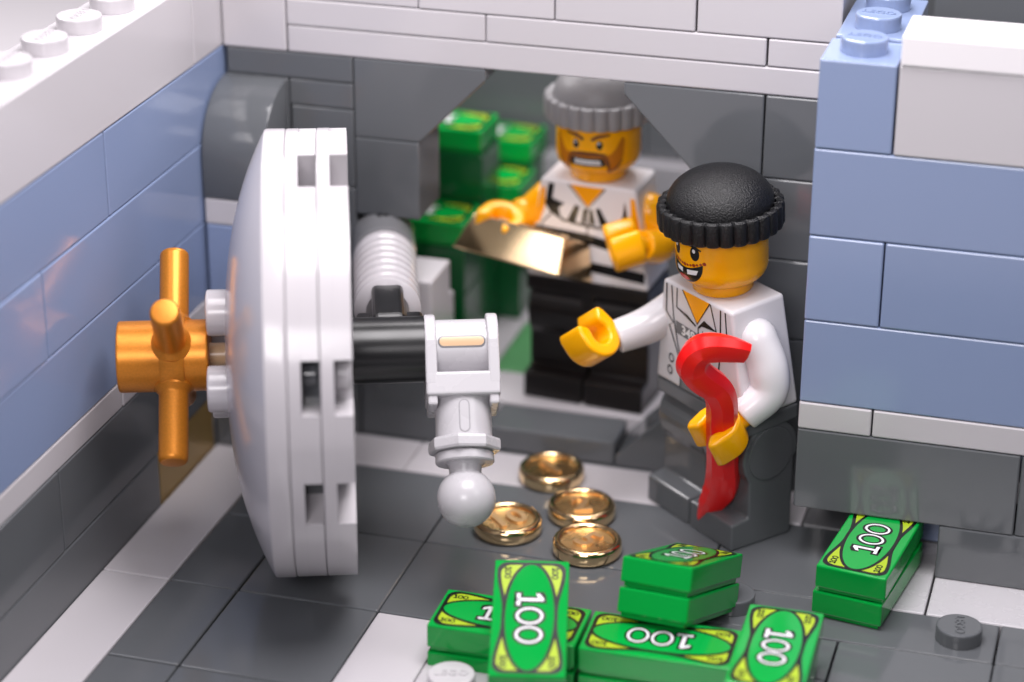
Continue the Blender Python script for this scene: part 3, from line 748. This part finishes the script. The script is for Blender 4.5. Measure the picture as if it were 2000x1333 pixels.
# ------------------------------------------------------------------ crowbar in the front robber's hand
bpy.context.view_layer.update()
HC = A.matrix_world @ hc; HG = (A.matrix_world.to_3x3() @ hg).normalized()
hx = V((RT.x, RT.y, 0)); hx = (hx-HG*hx.dot(HG)).normalized(); hn = hx.cross(HG)
def cb2(u, v):
    p = on_plane(u, v, HC, hn)-HC; return p.dot(hx), p.dot(HG)
px = [(1459, 690), (1432, 684), (1402, 680), (1374, 682), (1356, 696), (1353, 718), (1370, 738), (1397, 757), (1409, 782), (1410, 815), (1410, 850), (1411, 900), (1411, 938), (1406, 958), (1390, 983), (1367, 1014)]
rd = [(.17, .10), (.20, .14), (.22, .17), (.22, .19), (.21, .2), (.225, .2), (.235, .2), (.225, .2), (.215, .2), (.215, .2), (.215, .21), (.22, .21), (.245, .2), (.255, .18), (.2, .14), (.05, .06)]
pts2 = [cb2(*p) for p in px]
P3 = [V((x, 0, y)) for x, y in pts2]
# refine the path
pp, rr2 = [], []
ex = [P3[0]*2-P3[1]]+P3+[P3[-1]*2-P3[-2]]
for i in range(len(P3)-1):
    for k in range(4):
        t = k/4; p0, p1, p2, p3 = ex[i:i+4]
        pp.append(.5*((2*p1)+(-p0+p2)*t+(2*p0-5*p1+4*p2-p3)*t*t+(-p0+3*p1-3*p2+p3)*t**3))
        rr2.append((rd[i][0]*(1-t)+rd[i+1][0]*t, rd[i][1]*(1-t)+rd[i+1][1]*t))
pp.append(P3[-1]); rr2.append(rd[-1])
b = MB(); b.sweep(pp, [(r[0], r[1]) for r in rr2], RED, seg=8, up=V((0, 1, 0)))
cbm = frame(HC, hx, hn*-1 if hx.cross(hn*-1).dot(HG) > 0 else hn, HG)
b.done('crowbar', None, cbm, angle=40)
tag(bpy.data.objects['crowbar'], 'bright red crowbar with hooked top in the front robber\'s hand', 'crowbar')

# gold bar in the rear robber's hand
gx = V((.935, -.355, 0)).normalized(); gy = V((-gx.y, gx.x, 0))
pc = on_plane(1090, 541, V((0, 0, 2.90)), V((0, 0, 1)))
gc = pc-gx*.99+gy*.49
b = MB(); GH = .58
b.hexa([(-.99, -.49, 0), (.99, -.49, 0), (.99, .49, 0), (-.99, .49, 0), (-.84, -.36, GH), (.84, -.36, GH), (.84, .36, GH), (-.84, .36, GH)], BARGOLD, .03, 3)
b.hexa([(-.6, -.22, GH-.01), (.6, -.22, GH-.01), (.6, .22, GH-.01), (-.6, .22, GH-.01), (-.57, -.19, GH+.03), (.57, -.19, GH+.03), (.57, .19, GH+.03), (-.57, .19, GH+.03)], BARGOLD, .01, 2)
tag(b.done('gold_bar', None, T(*pc) @ M.Rotation(rad(-25), 4, gx) @ T(*(-pc)) @ frame(gc, gx, gy, V((0, 0, 1)))), 'shiny gold ingot in the right hand of the rear robber', 'gold bar')

# ------------------------------------------------------------------ light: studio softboxes and added fills
w = bpy.data.worlds.new('World'); sc.world = w; w.use_nodes = True
bg = w.node_tree.nodes['Background']; bg.inputs[0].default_value = (.95, .93, 1, 1); bg.inputs[1].default_value = .045
def area(name, loc, target, sx, sy, power, col=(1, 1, 1)):
    l = bpy.data.lights.new(name, 'AREA'); l.shape = 'RECTANGLE'; l.size = sx; l.size_y = sy; l.energy = power; l.color = col
    o = bpy.data.objects.new(name, l); COL.objects.link(o); o.location = loc
    d = V(target)-V(loc); o.rotation_euler = d.to_track_quat('-Z', 'Y').to_euler(); return o
area('overhead_softbox', (7.5, -1, 21), (6, 2, 0), 12, 10, 5500, (1, .96, .98))
area('rear_fill', (4, 14, 19), (5, 7, 1.5), 8, 7, 2700, (1, .965, .98))  # unseen lamp added to brighten the vault interior
area('left_softbox', (-16, -7, 22), (4, 2, 2.5), 11, 11, 2100, (1, .97, .99))
area('right_softbox', (24, -5, 19), (5, 2, 2.5), 8, 9, 800, (1, .965, .98))
area('front_softbox', (8, -30, 20), (6, 2, 2), 13, 9, 4600, (1, .96, .985))
area('backdrop_fill', (-18, 14, 22), (-14, 26, -.9), 12, 12, 8000, (1, .96, .98))  # unseen lamp added to lift the far table top

sc.view_settings.view_transform = 'Standard'; sc.view_settings.look = 'None'; sc.view_settings.exposure = 0; sc.view_settings.gamma = 1
sc.view_settings.use_curve_mapping = False
sc.cycles.use_denoising = True
sc.cycles.max_bounces = 8
